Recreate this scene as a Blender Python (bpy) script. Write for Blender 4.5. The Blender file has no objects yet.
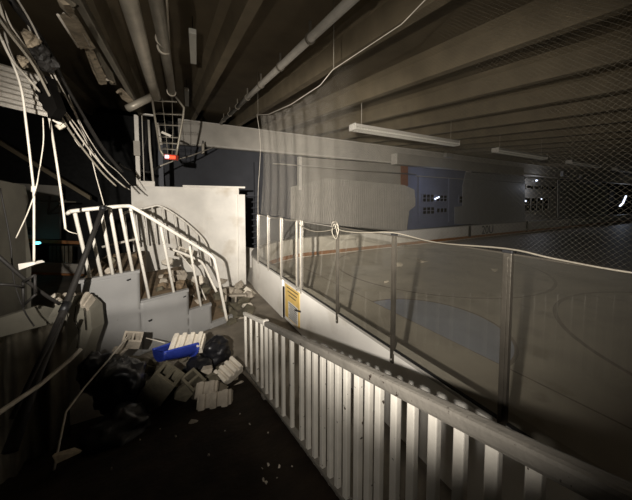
import bpy, bmesh, math, random
from mathutils import Vector, Matrix, noise
random.seed(7)
scn = bpy.context.scene
C = scn.collection
V = Vector
PI = math.pi
# ---------------------------------------------------------------- camera
FPX = 271.0; PX0, PY0 = 316.0, 216.0
YAW, PITCH = math.radians(28.6), math.radians(3.17)
CAM = V((0, 0, 3.04))
Rv = V((math.cos(YAW), -math.sin(YAW), 0)); F0 = V((math.sin(YAW), math.cos(YAW), 0))
Fv = F0*math.cos(PITCH) - V((0, 0, 1))*math.sin(PITCH)
Uv = F0*math.sin(PITCH) + V((0, 0, 1))*math.cos(PITCH)
cd = bpy.data.cameras.new('camera'); co = bpy.data.objects.new('camera', cd); C.objects.link(co)
co.location = CAM; co.rotation_euler = (PI/2-PITCH, 0, -YAW)
cd.sensor_width = 36; cd.lens = FPX/632*36; cd.shift_y = -(250-PY0)/632; cd.clip_start = .05; cd.clip_end = 300
scn.camera = co

def ray(px, py): return Fv + Rv*((px-PX0)/FPX) + Uv*((PY0-py)/FPX)
def pt(px, py, d):
    r = ray(px, py); return CAM + r*(d/r.dot(F0))
def onX(px, py, x): r = ray(px, py); return CAM + r*(x/r.x)
def onY(px, py, y): r = ray(px, py); return CAM + r*(y/r.y)
def onZ(px, py, z): r = ray(px, py); return CAM + r*((z-CAM.z)/r.z)
def roofz(y): return 5.70 + .1*y
def onRoof(px, py, off=0):
    r = ray(px, py); t = (5.70+off-CAM.z)/(r.z-.1*r.y); return CAM + r*t

# ---------------------------------------------------------------- materials
def mat(name, col, rough=.7, metal=0, var=.25, scale=6, bump=.15, bscale=40, speck=None, spk=.62, stain=None, spec=.35):
    m = bpy.data.materials.new(name); m.use_nodes = True
    nt = m.node_tree; N = nt.nodes; L = nt.links
    b = N['Principled BSDF']; b.inputs['Roughness'].default_value = rough; b.inputs['Metallic'].default_value = metal
    b.inputs['Specular IOR Level'].default_value = spec
    tc = N.new('ShaderNodeTexCoord')
    n1 = N.new('ShaderNodeTexNoise'); n1.inputs['Scale'].default_value = scale; n1.inputs['Detail'].default_value = 6
    L.new(tc.outputs['Object'], n1.inputs['Vector'])
    r = N.new('ShaderNodeValToRGB'); r.color_ramp.elements[0].position = .3; r.color_ramp.elements[1].position = .7
    r.color_ramp.elements[0].color = (*[c*(1-var) for c in col], 1); r.color_ramp.elements[1].color = (*[min(1, c*(1+var*.4)) for c in col], 1)
    L.new(n1.outputs['Fac'], r.inputs['Fac'])
    out = r.outputs['Color']
    for (cc, th, sc, wd) in ([(speck, spk, 22, .02)] if speck else []) + ([(stain, .58, 1.3, .16)] if stain else []):
        n3 = N.new('ShaderNodeTexNoise'); n3.inputs['Scale'].default_value = sc; n3.inputs['Detail'].default_value = 5
        L.new(tc.outputs['Object'], n3.inputs['Vector'])
        mr = N.new('ShaderNodeMapRange'); mr.inputs['From Min'].default_value = th; mr.inputs['From Max'].default_value = th+wd
        L.new(n3.outputs['Fac'], mr.inputs['Value'])
        mx = N.new('ShaderNodeMix'); mx.data_type = 'RGBA'; L.new(mr.outputs[0], mx.inputs['Factor']); L.new(out, mx.inputs['A'])
        mx.inputs['B'].default_value = (*cc, 1); out = mx.outputs['Result']
    L.new(out, b.inputs['Base Color'])
    if bump:
        n2 = N.new('ShaderNodeTexNoise'); n2.inputs['Scale'].default_value = bscale; n2.inputs['Detail'].default_value = 5
        L.new(tc.outputs['Object'], n2.inputs['Vector'])
        bp = N.new('ShaderNodeBump'); bp.inputs['Strength'].default_value = bump; bp.inputs['Distance'].default_value = .02
        L.new(n2.outputs['Fac'], bp.inputs['Height']); L.new(bp.outputs['Normal'], b.inputs['Normal'])
    return m
def emit(name, col, s):
    m = bpy.data.materials.new(name); m.use_nodes = True; b = m.node_tree.nodes['Principled BSDF']
    b.inputs['Base Color'].default_value = (*col, 1); b.inputs['Emission Color'].default_value = (*col, 1); b.inputs['Emission Strength'].default_value = s
    return m
M = {}
M['rail'] = mat('rail_paint', (.78, .74, .66), .45, var=.12, speck=(.05, .035, .025), spk=.69, bump=.1)
M['rail_worn_shaded'] = mat('worn_shaded_rail_paint', (.20, .185, .16), .55, var=.2, speck=(.03, .02, .015), spk=.66, bump=.25)  # chipped paint, base colour darkened for the top rail's unlit upper face
M['white'] = mat('white_paint', (.74, .70, .63), .6, var=.1, bump=.05)
M['board'] = mat('dasher_board', (.86, .83, .77), .35, var=.07, scale=2, bump=.04, bscale=4, stain=(.66, .62, .55))
M['ledge'] = mat('ledge_plastic', (.42, .40, .36), .4, var=.15)
M['wallwhite'] = mat('white_block_wall', (.74, .71, .65), .8, var=.12, scale=2, bump=.15, bscale=15, stain=(.55, .50, .42))
M['header'] = mat('header_paint', (.62, .58, .51), .6, var=.14, scale=1.5, bump=.04)
M['roof'] = mat('roof_deck', (.14, .11, .068), .75, var=.2, scale=1.5, bump=.1)
M['beam'] = mat('roof_beam', (.21, .17, .11), .7, var=.2, scale=2, bump=.1)
M['darkwall'] = mat('dark_wall', (.085, .088, .10), .8, var=.15, scale=1.2)
M['voidwall'] = mat('near_black_wall', (.03, .03, .03), .9, var=.3)  # plain near-black tone
M['palewall'] = mat('pale_wall', (.42, .39, .34), .8, var=.12, scale=1.2)
M['bluewall'] = mat('blue_wall', (.20, .22, .31), .8, var=.15, scale=1.2)
M['greywall'] = mat('grey_wall', (.16, .15, .12), .85, var=.3, scale=1.7, bump=.2, bscale=8, stain=(.09, .08, .06))
M['siding'] = mat('siding', (.46, .43, .38), .55, var=.12, scale=2, bump=.03)
M['siding_dark'] = mat('siding_grey', (.33, .33, .325), .6, var=.12, scale=2, bump=.03)
M['ice'] = mat('rink_slab', (.60, .56, .49), .5, var=.25, scale=.7, bump=.06, bscale=9, stain=(.36, .33, .27))
M['icepaint'] = mat('blue_crease_paint', (.44, .49, .62), .5, var=.15, scale=1.5, bump=.03)
M['line'] = mat('faded_line', (.30, .26, .23), .6, var=.25, scale=3, bump=0)
M['kick'] = mat('orange_kickplate', (.42, .17, .05), .5, var=.3, scale=3)
M['ground'] = mat('ground', (.20, .175, .14), .9, var=.35, scale=2.5, bump=.4, bscale=14)
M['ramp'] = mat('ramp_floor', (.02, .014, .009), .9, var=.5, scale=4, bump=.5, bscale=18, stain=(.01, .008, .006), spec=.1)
M['stair'] = mat('grey_stair_side', (.25, .247, .24), .42, var=.12, scale=1.6, bump=.03, speck=(.08, .07, .06), spk=.74)
M['tread'] = mat('brown_tread', (.20, .145, .09), .85, var=.45, scale=5, bump=.5, bscale=16)
M['black'] = mat('black_plastic', (.012, .012, .013), .45, var=.3)
M['rubber'] = mat('black_cable', (.02, .018, .016), .6, var=.2)
M['bag'] = mat('black_bag', (.01, .01, .012), .35, var=.2, bump=.3, bscale=12, spec=.35)
M['blue'] = mat('blue_plastic', (.03, .055, .34), .38, var=.15)
M['concrete'] = mat('concrete', (.42, .37, .30), .9, var=.35, scale=7, bump=.4, bscale=30)
M['concrete_dark'] = mat('dirty_concrete', (.13, .115, .08), .9, var=.4, scale=6, bump=.4, bscale=30)
M['concrete_white'] = mat('painted_block', (.70, .64, .54), .8, var=.2, scale=8, bump=.3, bscale=30)
M['metal'] = mat('aluminium', (.50, .47, .42), .35, metal=.8, var=.15)
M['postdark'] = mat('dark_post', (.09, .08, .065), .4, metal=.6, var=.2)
M['galv'] = mat('galvanised_pipe', (.42, .38, .31), .45, metal=.35, var=.2, scale=4)
M['galv_dark'] = mat('dull_pipe', (.25, .225, .18), .45, metal=.4, var=.2, scale=4)
M['cable'] = mat('white_cable', (.58, .53, .45), .6, var=.2)
M['conduit'] = mat('white_conduit', (.55, .51, .44), .5, var=.1)
M['wood'] = mat('broken_board', (.34, .28, .20), .85, var=.5, scale=9, bump=.5, bscale=22)
M['yellow'] = mat('yellow_paper', (.72, .50, .16), .7, var=.15)
M['ink'] = mat('black_print', (.03, .03, .035), .7, var=.1)
M['paper'] = mat('white_paper', (.72, .71, .68), .7, var=.05)
M['dark'] = mat('dark_void', (.006, .0055, .005), .95, var=.2, spec=0)
M['lamp'] = mat('lamp_cover', (.62, .60, .53), .4, var=.06)
M['brick'] = mat('rust_panel', (.26, .11, .06), .7, var=.2)
M['red'] = emit('red_sign_light', (.9, .08, .03), 1.2)
M['redcase'] = mat('red_case', (.35, .05, .03), .5)
M['cyan'] = emit('cyan_lamp', (.15, .75, .9), 3.0)
M['bulb'] = emit('cold_bulb', (.75, .82, 1.0), 2.2)
M['fabric'] = mat('dusty_sheet', (.15, .13, .095), .9, var=.35, scale=3, bump=.3, bscale=10)
# glass: clear pane with a grey tint and mirror-like face
def glassmat(name, tint, ref=1.0):
    m = bpy.data.materials.new(name); m.use_nodes = True; nt = m.node_tree; N = nt.nodes; L = nt.links; N.clear()
    o = N.new('ShaderNodeOutputMaterial'); t = N.new('ShaderNodeBsdfTransparent'); t.inputs[0].default_value = (*tint, 1)
    g = N.new('ShaderNodeBsdfGlossy'); g.inputs['Roughness'].default_value = .02; g.inputs[0].default_value = (ref, ref, ref, 1)
    f = N.new('ShaderNodeFresnel'); f.inputs[0].default_value = 1.5
    ge = N.new('ShaderNodeNewGeometry'); mu = N.new('ShaderNodeMath'); mu.operation = 'MULTIPLY_ADD'; L.new(f.outputs[0], mu.inputs[0]); iv = N.new('ShaderNodeMath'); iv.operation = 'SUBTRACT'; iv.inputs[0].default_value = 1; L.new(ge.outputs['Backfacing'], iv.inputs[1])
    L.new(iv.outputs[0], mu.inputs[1]); mu.inputs[2].default_value = 0; f = mu
    x = N.new('ShaderNodeMixShader'); L.new(f.outputs[0], x.inputs[0]); L.new(t.outputs[0], x.inputs[1]); L.new(g.outputs[0], x.inputs[2])
    d = N.new('ShaderNodeBsdfDiffuse'); d.inputs[0].default_value = (.5, .47, .4, 1)      # dust
    y = N.new('ShaderNodeMixShader'); y.inputs[0].default_value = .025
    L.new(x.outputs[0], y.inputs[1]); L.new(d.outputs[0], y.inputs[2]); L.new(y.outputs[0], o.inputs[0]); return m
M['glass'] = glassmat('pane_glass', (.90, .89, .86))
M['window'] = glassmat('window_glass', (.3, .32, .38))
def netmat():
    m = bpy.data.materials.new('net_mesh'); m.use_nodes = True; nt = m.node_tree; N = nt.nodes; L = nt.links; N.clear()
    o = N.new('ShaderNodeOutputMaterial'); t = N.new('ShaderNodeBsdfTransparent'); d = N.new('ShaderNodeBsdfDiffuse'); d.inputs[0].default_value = (.055, .05, .038, 1)
    uv = N.new('ShaderNodeUVMap'); sp = N.new('ShaderNodeSeparateXYZ'); L.new(uv.outputs[0], sp.inputs[0])
    ks = []
    for a, b in ((1, 1), (1, -1)):
        s1 = N.new('ShaderNodeMath'); s1.operation = 'MULTIPLY_ADD'; L.new(sp.outputs[1], s1.inputs[0]); s1.inputs[1].default_value = b; L.new(sp.outputs[0], s1.inputs[2])
        s2 = N.new('ShaderNodeMath'); s2.operation = 'DIVIDE'; L.new(s1.outputs[0], s2.inputs[0]); s2.inputs[1].default_value = .036
        s3 = N.new('ShaderNodeMath'); s3.operation = 'FRACT'; L.new(s2.outputs[0], s3.inputs[0])
        s4 = N.new('ShaderNodeMath'); s4.operation = 'LESS_THAN'; L.new(s3.outputs[0], s4.inputs[0]); s4.inputs[1].default_value = .032
        ks.append(s4)
    mx = N.new('ShaderNodeMath'); mx.operation = 'MAXIMUM'; L.new(ks[0].outputs[0], mx.inputs[0]); L.new(ks[1].outputs[0], mx.inputs[1])
    x = N.new('ShaderNodeMixShader'); L.new(mx.outputs[0], x.inputs[0]); L.new(t.outputs[0], x.inputs[1]); L.new(d.outputs[0], x.inputs[2]); L.new(x.outputs[0], o.inputs[0]); return m
M['net'] = netmat()

# ---------------------------------------------------------------- mesh helpers
class MB:
    def __init__(s): s.bm = bmesh.new()
    def box(s, c, d, rot=None, bev=0):
        bm2 = bmesh.new(); bmesh.ops.create_cube(bm2, size=1)
        for v in bm2.verts: v.co = V((v.co.x*d[0], v.co.y*d[1], v.co.z*d[2]))
        if bev: bmesh.ops.bevel(bm2, geom=bm2.edges[:], offset=bev, segments=2, affect='EDGES', profile=.6)
        m4 = Matrix.Translation(V(c)) @ (rot.to_4x4() if rot else Matrix())
        bm2.transform(m4); me = bpy.data.meshes.new('t'); bm2.to_mesh(me); s.bm.from_mesh(me); bpy.data.meshes.remove(me); bm2.free(); return s
    def bar(s, a, b, w, h=None, bev=0):
        a = V(a); b = V(b); d = b-a; q = d.to_track_quat('X', 'Z').to_matrix()
        return s.box((a+b)/2, (d.length, w, h or w), q, bev)
    def tube(s, pts, r, n=10, caps=True, smooth=True):
        pts = [V(p) for p in pts]; rings = []
        for i, p in enumerate(pts):
            d = (pts[min(i+1, len(pts)-1)]-pts[max(i-1, 0)]).normalized()
            up = V((0, 0, 1)) if abs(d.z) < .95 else V((1, 0, 0))
            a = d.cross(up).normalized(); b = a.cross(d)
            rr = r[i] if isinstance(r, (list, tuple)) else r
            rings.append([s.bm.verts.new(p+a*rr*math.cos(2*PI*k/n)+b*rr*math.sin(2*PI*k/n)) for k in range(n)])
        for i in range(len(rings)-1):
            for k in range(n):
                f = s.bm.faces.new((rings[i][k], rings[i][(k+1) % n], rings[i+1][(k+1) % n], rings[i+1][k])); f.smooth = smooth
        if caps:
            s.bm.faces.new(rings[0][::-1]); s.bm.faces.new(rings[-1])
        return s
    def prism(s, pts, ext):
        pts = [V(p) for p in pts]; e = V(ext)
        a = [s.bm.verts.new(p) for p in pts]; b = [s.bm.verts.new(p+e) for p in pts]; n = len(pts)
        s.bm.faces.new(a); s.bm.faces.new(b[::-1])
        for i in range(n): s.bm.faces.new((a[i], b[i], b[(i+1) % n], a[(i+1) % n]))
        return s
    def hull(s, pts):
        b = bmesh.new()
        for p in pts: b.verts.new(p)
        bmesh.ops.convex_hull(b, input=b.verts); me = bpy.data.meshes.new('t'); b.to_mesh(me); s.bm.from_mesh(me); bpy.data.meshes.remove(me); b.free(); return s
    def build(s, name, m, parent=None, origin=None, **k):
        bmesh.ops.recalc_face_normals(s.bm, faces=s.bm.faces)
        me = bpy.data.meshes.new(name); s.bm.to_mesh(me); s.bm.free(); me.materials.append(M[m] if isinstance(m, str) else m)
        if parent is None and origin is None and k.get('label'):
            cs = [v.co for v in me.vertices]; origin = V(((min(c.x for c in cs)+max(c.x for c in cs))/2, (min(c.y for c in cs)+max(c.y for c in cs))/2, min(c.z for c in cs)))
        o = bpy.data.objects.new(name, me); C.objects.link(o)
        if parent is not None:
            o.parent = parent; o.matrix_parent_inverse = Matrix.Translation(-parent.location) if parent.parent is None else Matrix()
        elif origin is not None:
            me.transform(Matrix.Translation(-V(origin))); o.location = origin
        tag(o, **{a: b for a, b in k.items() if a != 'local'}); return o
def tag(o, label=None, cat=None, group=None, kind=None):
    if label: o['label'] = label
    if cat: o['category'] = cat
    if group: o['group'] = group
    if kind: o['kind'] = kind
    return o
def empty(name, loc, label=None, cat=None, group=None):
    o = bpy.data.objects.new(name, None); C.objects.link(o); o.location = V(loc); o.empty_display_size = .1
    o.matrix_world = Matrix.Translation(V(loc)); return tag(o, label, cat, group)
def struct(name, mb, m, **k): return mb.build(name, m, kind='structure', **k)
def smooth_path(P, n=6):
    P = [V(p) for p in P]; out = []
    for i in range(len(P)-1):
        p0 = P[max(i-1, 0)]; p1 = P[i]; p2 = P[i+1]; p3 = P[min(i+2, len(P)-1)]
        for k in range(n):
            t = k/n; out.append(.5*((2*p1)+(p2-p0)*t+(2*p0-5*p1+4*p2-p3)*t*t+(3*p1-p0-3*p2+p3)*t**3))
    out.append(P[-1]); return out

# ================================================================ SETTING
GZ = 0.0
struct('floor', MB().box((-3.2, 7, -.1), (11.6, 30, .2)), 'ground')
struct('floor_rink', MB().box((49.4, 3.5, -.1), (93.6, 29, .2)), 'ice')
# roof: deck plus its stems
mb = MB(); mb.prism([(-11, -7, roofz(-7)+.55), (97, -7, roofz(-7)+.55), (97, 19, roofz(19)+.55), (-11, 19, roofz(19)+.55)], (0, 0, .15))
ceil = struct('ceiling', mb, 'roof')
for k in range(-5, 40):
    X = 1.27+2.35*k
    b = MB(); pr = [(-.10, 0), (.10, 0), (.16, .45), (.34, .56), (-.34, .56), (-.16, .45)]
    b.prism([(X+p, -6.9, roofz(-6.9)+q) for p, q in pr], (0, 25.8, 2.58))
    b.build('beam', 'beam', ceil)
# perimeter walls
struct('wall_far', MB().box((44, 18.3, 3.6), (106, .2, 8.2)), 'voidwall')
struct('wall_left', MB().box((-8.6, 6, 3.6), (.2, 26, 8.2)), 'darkwall')
struct('wall_right', MB().box((96, 6, 3.4), (.2, 26, 7.8)), 'darkwall')
struct('wall_rear', MB().box((44, -6.6, 2.6), (106, .2, 6.0)), 'darkwall')
# white header above the far side
hy = 16.0
a = onY(178, 119.5, hy); bt = onY(178, 144, hy)
zt = roofz(hy)+.02; zb = bt.z
hd = struct('trim_1', MB().box(((a.x+90)/2, hy+.15, (zt+zb)/2), (90-a.x, .3, zt-zb)), 'header')
MB().box(((a.x+90)/2, hy-.03, zb+.06), (90-a.x, .06, .07)).build('lower_lip', 'white', hd)
MB().box(((a.x+90)/2, hy-.03, zt-.05), (90-a.x, .06, .06)).build('upper_lip', 'white', hd)

# ramp under the camera
def ramp_z(y): return 1.38-.295*y if y < 4.68 else 0
mb = MB(); mb.prism([(-1.75, -1.2, 0), (-1.75, -1.2, 1.55), (-1.75, -.4, 1.5), (-1.75, 4.68, 0.001)], (2.83, 0, 0))
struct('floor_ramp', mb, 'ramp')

# added unseen panel that shades the left rubble from the torch, out of frame
LG = V((-.78, -.12, 3.34)); gn = (pt(170, 400, 3)-pt(316, 216, 0.001)); gn = V((gn.x, gn.y, 0)).normalized()
gpts = []
for x, y, d in ((20, 352, 4.2), (78, 348, 4.2), (118, 352, 4.3), (150, 378, 3.9), (200, 425, 3.5), (250, 440, 3.2), (290, 490, 2.5)):
    v = pt(x, y, d)-LG; gpts.append(LG+v*(.36/v.dot(gn)))
gpts = [V((gpts[0].x, gpts[0].y, 1.2))]+gpts+[V((gpts[-1].x, gpts[-1].y, 1.2))]
struct('shade_panel', MB().prism(gpts, gn*.04), 'greywall')
# low white wall
WY = 9.85
xl = onY(131, 190, WY).x; xr = 2.43; wt = onY(180, 187, WY).z
mb = MB(); mb.box(((xl+xr)/2-.1, WY+.25, wt/2), (xr-xl-.2, .5, wt))
mb.box((xr-.13, WY+.22, (wt-.22)/2), (.26, .56, wt-.22))
for x in (1.05, 1.2): mb.box((x, WY-.004, wt/2-.2), (.018, .02, wt-.5))
mb.box(((xl+xr)/2-.1, WY-.012, wt-.10), (xr-xl-.2, .03, .02))
lw = struct('wall_middle', mb, 'wallwhite')
MB().box(((xl+xr)/2+.7, WY+.18, wt+.03), (2.0, .56, .06)).build('coping', 'white', lw)
mb = MB(); mb.prism([onY(244, 247, 12.2), onY(262, 250, 12.2), onY(262, 292, 12.2), onY(244, 290, 12.2)], (0, .3, 0))
struct('wall_passage', mb, 'wallwhite')
# dark wall above and louvred opening
mb = MB(); mb.prism([onY(158, 143, 16.6), onY(300, 143, 16.6), onY(300, 262, 16.6), onY(158, 262, 16.6)], (0, .2, 0))
struct('wall_upper', mb, 'darkwall')
for q, (x, w) in enumerate(((0, 0),)):
    mb = MB()
    for i in range(9):
        p = onY(251, 196+i*6, 14.5); mb.box((p.x, 14.5, p.z), (.75, .05, .05))
    mb.build('louvre_rack', 'darkwall', label='dark slatted rack in the doorway gap right of the white wall', cat='rack')
struct('trim_2', MB().box((onY(257, 220, 16.3).x, 16.35, 2.9), (.25, .2, 5.0)), 'darkwall')

# far side pieces (behind the rink)
def panelY(name, pix, Y, th, m, **k):
    return MB().prism([onY(x, y, Y) for x, y in pix], (0, th, 0)).build(name, m, **k)
panelY('wall_pale', [(300, 157), (404, 165), (404, 232), (300, 222)], 16.75, .2, 'palewall', kind='structure')
struct('trim_3', MB().bar(onY(299.5, 157, 16.1), onY(299.5, 190, 16.1), .3, .2), 'white')
def corrug(name, pix, Y, m, pitch, horiz=False, **k):
    # corrugated sheet cut to the outline: built from narrow ribs
    P = [onY(x, y, Y) for x, y in pix]; bm = bmesh.new()
    xs = [p.x for p in P]; x = min(xs); x1 = max(xs); mbb = MB()
    def span(xx):
        zs = []
        for i in range(len(P)):
            a, b = P[i], P[(i+1) % len(P)]
            if (a.x-xx)*(b.x-xx) <= 0 and abs(a.x-b.x) > 1e-6: t = (xx-a.x)/(b.x-a.x); zs.append(a.z+(b.z-a.z)*t)
        return (min(zs), max(zs)) if len(zs) >= 2 else None
    i = 0; top = []; bot = []
    while x < x1-1e-4:
        s = span(x+1e-4)
        if s:
            yy = Y+(.045 if i % 2 else 0)
            for dx in (0, pitch*.72): top.append(V((x+dx, yy, s[1]))); bot.append(V((x+dx, yy, s[0])))
        x += pitch; i += 1
    vs = [(bm.verts.new(a), bm.verts.new(b), bm.verts.new(a+V((0, .03, 0))), bm.verts.new(b+V((0, .03, 0)))) for a, b in zip(top, bot)]
    for j in range(len(vs)-1):
        a, b = vs[j], vs[j+1]
        bm.faces.new((a[0], b[0], b[1], a[1])); bm.faces.new((a[2], a[3], b[3], b[2])); bm.faces.new((a[0], a[2], b[2], b[0])); bm.faces.new((a[1], b[1], b[3], a[3]))
    for a in (vs[0], vs[-1]): bm.faces.new((a[0], a[1], a[3], a[2]))
    mbb.bm.free(); mbb.bm = bm
    return mbb.build(name, m, **k)
corrug('siding_panel', [(290, 187), (326, 178), (404, 185), (415, 190), (415, 206), (409, 211), (407, 231), (290, 221)], 16.0, 'siding', .09,
       label='large pale corrugated wall sheet hanging behind the rink, left of the blue room', cat='wall panel')
panelY('siding_panel', [(463, 186), (466, 172), (525, 176), (525, 224), (455, 224), (455, 207), (463, 206)], 16.0, .07, 'siding_dark',
       label='grey wall sheet with a stepped left edge, right of the blue room', cat='wall panel')
panelY('siding_panel', [(558, 180), (608, 186), (608, 218), (558, 218)], 16.0, .07, 'siding_dark',
       label='dark grey wall sheet right of the lit office windows', cat='wall panel')
# blue room
panelY('wall_blue', [(405, 163), (470, 168), (470, 224), (405, 230)], 17.2, .2, 'bluewall', kind='structure')
panelY('trim_4', [(401.5, 164), (408, 165), (408, 186), (401.5, 185)], 16.5, .1, 'brick', kind='structure')
wn = 0
def window(x0, y0, x1, y1, Y, nx, ny, pm='window', fm='bluewall'):
    global wn; wn += 1
    a = onY(x0, y0, Y); b = onY(x1, y1, Y); w = b.x-a.x; h = a.z-b.z
    t = .08
    mb = MB(); mb.box(((a.x+b.x)/2, Y, a.z), (w+t, .1, t)).box(((a.x+b.x)/2, Y, b.z), (w+t, .1, t)).box((a.x, Y, (a.z+b.z)/2), (t, .1, h)).box((b.x, Y, (a.z+b.z)/2), (t, .1, h))
    for i in range(1, nx): mb.box((a.x+w*i/nx, Y, (a.z+b.z)/2), (t*.7, .08, h))
    for i in range(1, ny): mb.box(((a.x+b.x)/2, Y, b.z+h*i/ny), (w, .08, t*.7))
    o = mb.build('window_%d' % wn, fm, kind='structure')
    MB().box(((a.x+b.x)/2, Y+.03, (a.z+b.z)/2), (w, .03, h)).build('pane', 'dark', o)
    return o
window(422.5, 194, 434, 202, 17.1, 3, 2); window(436, 195, 447, 201.5, 17.1, 3, 2)
window(422.5, 207, 434.5, 214, 17.1, 3, 2); window(436.5, 208, 447, 212.5, 17.1, 3, 1)
window(459, 196, 466, 203, 17.1, 2, 2)
panelY('trim_5', [(419, 177), (421, 177), (421, 224), (419, 224)], 17.0, .1, 'bluewall', kind='structure')
panelY('trim_6', [(449, 178), (451.5, 178), (451.5, 222), (449, 222)], 17.0, .1, 'bluewall', kind='structure')
panelY('trim_7', [(468, 169), (471.5, 169.5), (471.5, 190), (468, 190)], 16.2, .2, 'white', kind='structure')
panelY('wall_office', [(524, 174), (558, 177), (558, 219), (524, 222)], 17.0, .2, 'palewall', kind='structure')
window(525.5, 178, 557, 181.5, 16.9, 5, 1, fm='palewall'); window(526, 185, 555, 190, 16.9, 4, 1, fm='palewall'); window(524.5, 197.5, 548, 210.5, 16.9, 4, 2, fm='palewall')
panelY('wall_dark', [(608, 182), (634, 184), (634, 214), (608, 214)], 17.5, .2, 'dark', kind='structure')
def bulb(x, y, Y, r, lab):
    p = onY(x, y, Y); b = bmesh.new(); bmesh.ops.create_icosphere(b, subdivisions=2, radius=r, matrix=Matrix.Translation(p)); m = MB(); m.bm.free(); m.bm = b
    m.build('lamp', 'bulb', label=lab, cat='lamp')
MB().tube([onY(435, 199, 16.9), onY(439, 197, 16.9)], .07, 8).build('tube_lamp', 'bulb', label='small bright slanted lamp in the blue room window', cat='lamp')
bulb(525.5, 201, 16.7, .11, 'small bright lamp at the left of the office window')
bulb(541.5, 199, 16.7, .08, 'small lamp at the right of the office window')
bulb(536.5, 180.5, 16.7, .12, 'small lamp in the strip window above the office')
MB().tube([onY(620, 206, 17), onY(623, 203, 17), onY(626, 196, 17)], .13, 8).build('floodlight', 'bulb', label='bright cold light in the dark opening at the far right', cat='lamp')
# soffit box with white end
p0 = onY(397.5, 153, 15.2); p1 = onY(397.5, 164, 15.2)
mb = MB(); mb.box(((p0.x+34)/2, 15.5, (p0.z+p1.z)/2), (34-p0.x, .6, p0.z-p1.z))
o = mb.build('soffit_box', 'palewall', label='long boxed duct above the blue room with a bright end', cat='duct')
MB().box((p0.x-.02, 15.5, (p0.z+p1.z)/2), (.04, .6, p0.z-p1.z)).build('end_cap', 'white', o)
for i, (x0, y0, x1, y1, lab) in enumerate(((445, 153, 452, 158, 'small white box on the duct above the blue room'), (562, 171, 570, 177, 'small pale box above the dark wall sheet'), (580, 175, 587, 179, 'second pale box further right above the dark wall sheet'))):
    a = onY(x0, y0, 14.9); b = onY(x1, y1, 14.9); MB().box(((a.x+b.x)/2, 14.9, (a.z+b.z)/2), (b.x-a.x, .3, a.z-b.z), bev=.02).build('junction_box', 'siding' if i == 0 else 'siding_dark', label=lab, cat='box')
# thin rods in front of the pale wall
MB().tube([onY(273, 163.5, 14.5), onY(416, 174.5, 14.5)], .035, 6).build('hanging_rod', 'siding', label='long thin pale rod hanging level before the corrugated sheet', cat='rod')
MB().tube([onY(416, 176, 14.3), onY(524, 183, 14.3)], .035, 6).build('hanging_rod', 'siding_dark', label='thin dark rod hanging across the blue room', cat='rod')
# ================================================================ DASHER BOARDS
X0 = 2.54; arcC = V((6.9, 8.84)); Rr = 4.36
path = [(X0, y) for y in (-3, 0, 2, 4, 5.33)]
gate_y0, gate_y1 = 5.36, 6.47
path2 = [(X0, y) for y in (6.5, 7.5, 8.2)] + [(arcC.x-Rr*math.cos(t), arcC.y+Rr*math.sin(t)) for t in [PI/2*i/14 for i in range(15)]] + [(x, 13.2) for x in range(9, 64, 6)]
def sweep(path, prof, name, m, parent=None, **k):
    # prof: list of (inward offset, z); inward = rink side
    bm = bmesh.new(); rings = []
    n = len(path)
    for i, p in enumerate(path):
        a = V(path[max(i-1, 0)]); b = V(path[min(i+1, n-1)]); d = (b-a).normalized(); inn = V((d.y, -d.x))
        rings.append([bm.verts.new((p[0]+inn.x*q[0], p[1]+inn.y*q[0], q[1])) for q in prof])
    mm = len(prof)
    for i in range(n-1):
        for j in range(mm): bm.faces.new((rings[i][j], rings[i][(j+1) % mm], rings[i+1][(j+1) % mm], rings[i+1][j]))
    bm.faces.new(rings[0]); bm.faces.new(rings[-1][::-1])
    o = MB(); o.bm.free(); o.bm = bm; return o.build(name, m, parent, **k)
for pth, lab in ((path, 'white rink boards under the near glass, right of the railing'), (path2, 'white rink boards curving round the corner and along the far side')):
    bo = sweep(pth, [(0, 0.002), (0, 1.05), (.1, 1.05), (.1, .002)], 'dasher_board', 'board', label=lab, cat='rink boards')
    sweep(pth, [(-.015, 1.05), (-.015, 1.085), (.2, 1.085), (.2, 1.05)], 'ledge', 'ledge', bo)
    sweep(pth, [(.1, .05), (.1, .24), (.125, .24), (.125, .05)], 'kick_plate', 'kick', bo)
    if pth is path2:
        for px in (470, 527, 570.5):
            x = onY(px, 232, 13.05).x
            MB().box((x, 13.07, .63), (.28, .05, .95)).build('joint_post', 'postdark', bo)
# gate in the boards
g = empty('boards_gate', (X0, 5.9, 0), 'white gate in the rink boards carrying a yellow bordered notice', 'gate')
MB().box((X0+.07, (gate_y0+gate_y1)/2, .53), (.09, gate_y1-gate_y0-.04, 1.02), bev=.01).build('gate_leaf', 'board', g)
MB().box((X0+.07, (gate_y0+gate_y1)/2, 1.06), (.2, gate_y1-gate_y0-.02, .035)).build('ledge', 'ledge', g)
MB().bar((X0+.02, gate_y0+.05, .55), (X0-.06, gate_y0+.2, .55), .03).build('latch', 'black', g)
MB().box((X0+.005, gate_y1-.06, .45), (.03, .07, .8)).build('hinge_strip', 'black', g)
n = MB().box((X0+.02, 5.90, .55), (.012, .86, .86), bev=.003).build('notice', 'yellow', g)
MB().box((X0+.012, 5.83, .36), (.008, .56, .42)).build('text_panel', 'paper', n)
for i in range(8): MB().box((X0+.007, 5.83-.012*(i % 3), .54-.05*i), (.006, .50-.05*(i % 3), .018)).build('text_line', 'ink', n)
for i in range(3): MB().box((X0+.012, 5.88, .90-.09*i), (.006, .66-.12*i, .022)).build('text_line', 'ink', n)
MB().box((X0+.012, 5.9, .985), (.02, .88, .03)).build('frame_strip', 'white', n)
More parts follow.
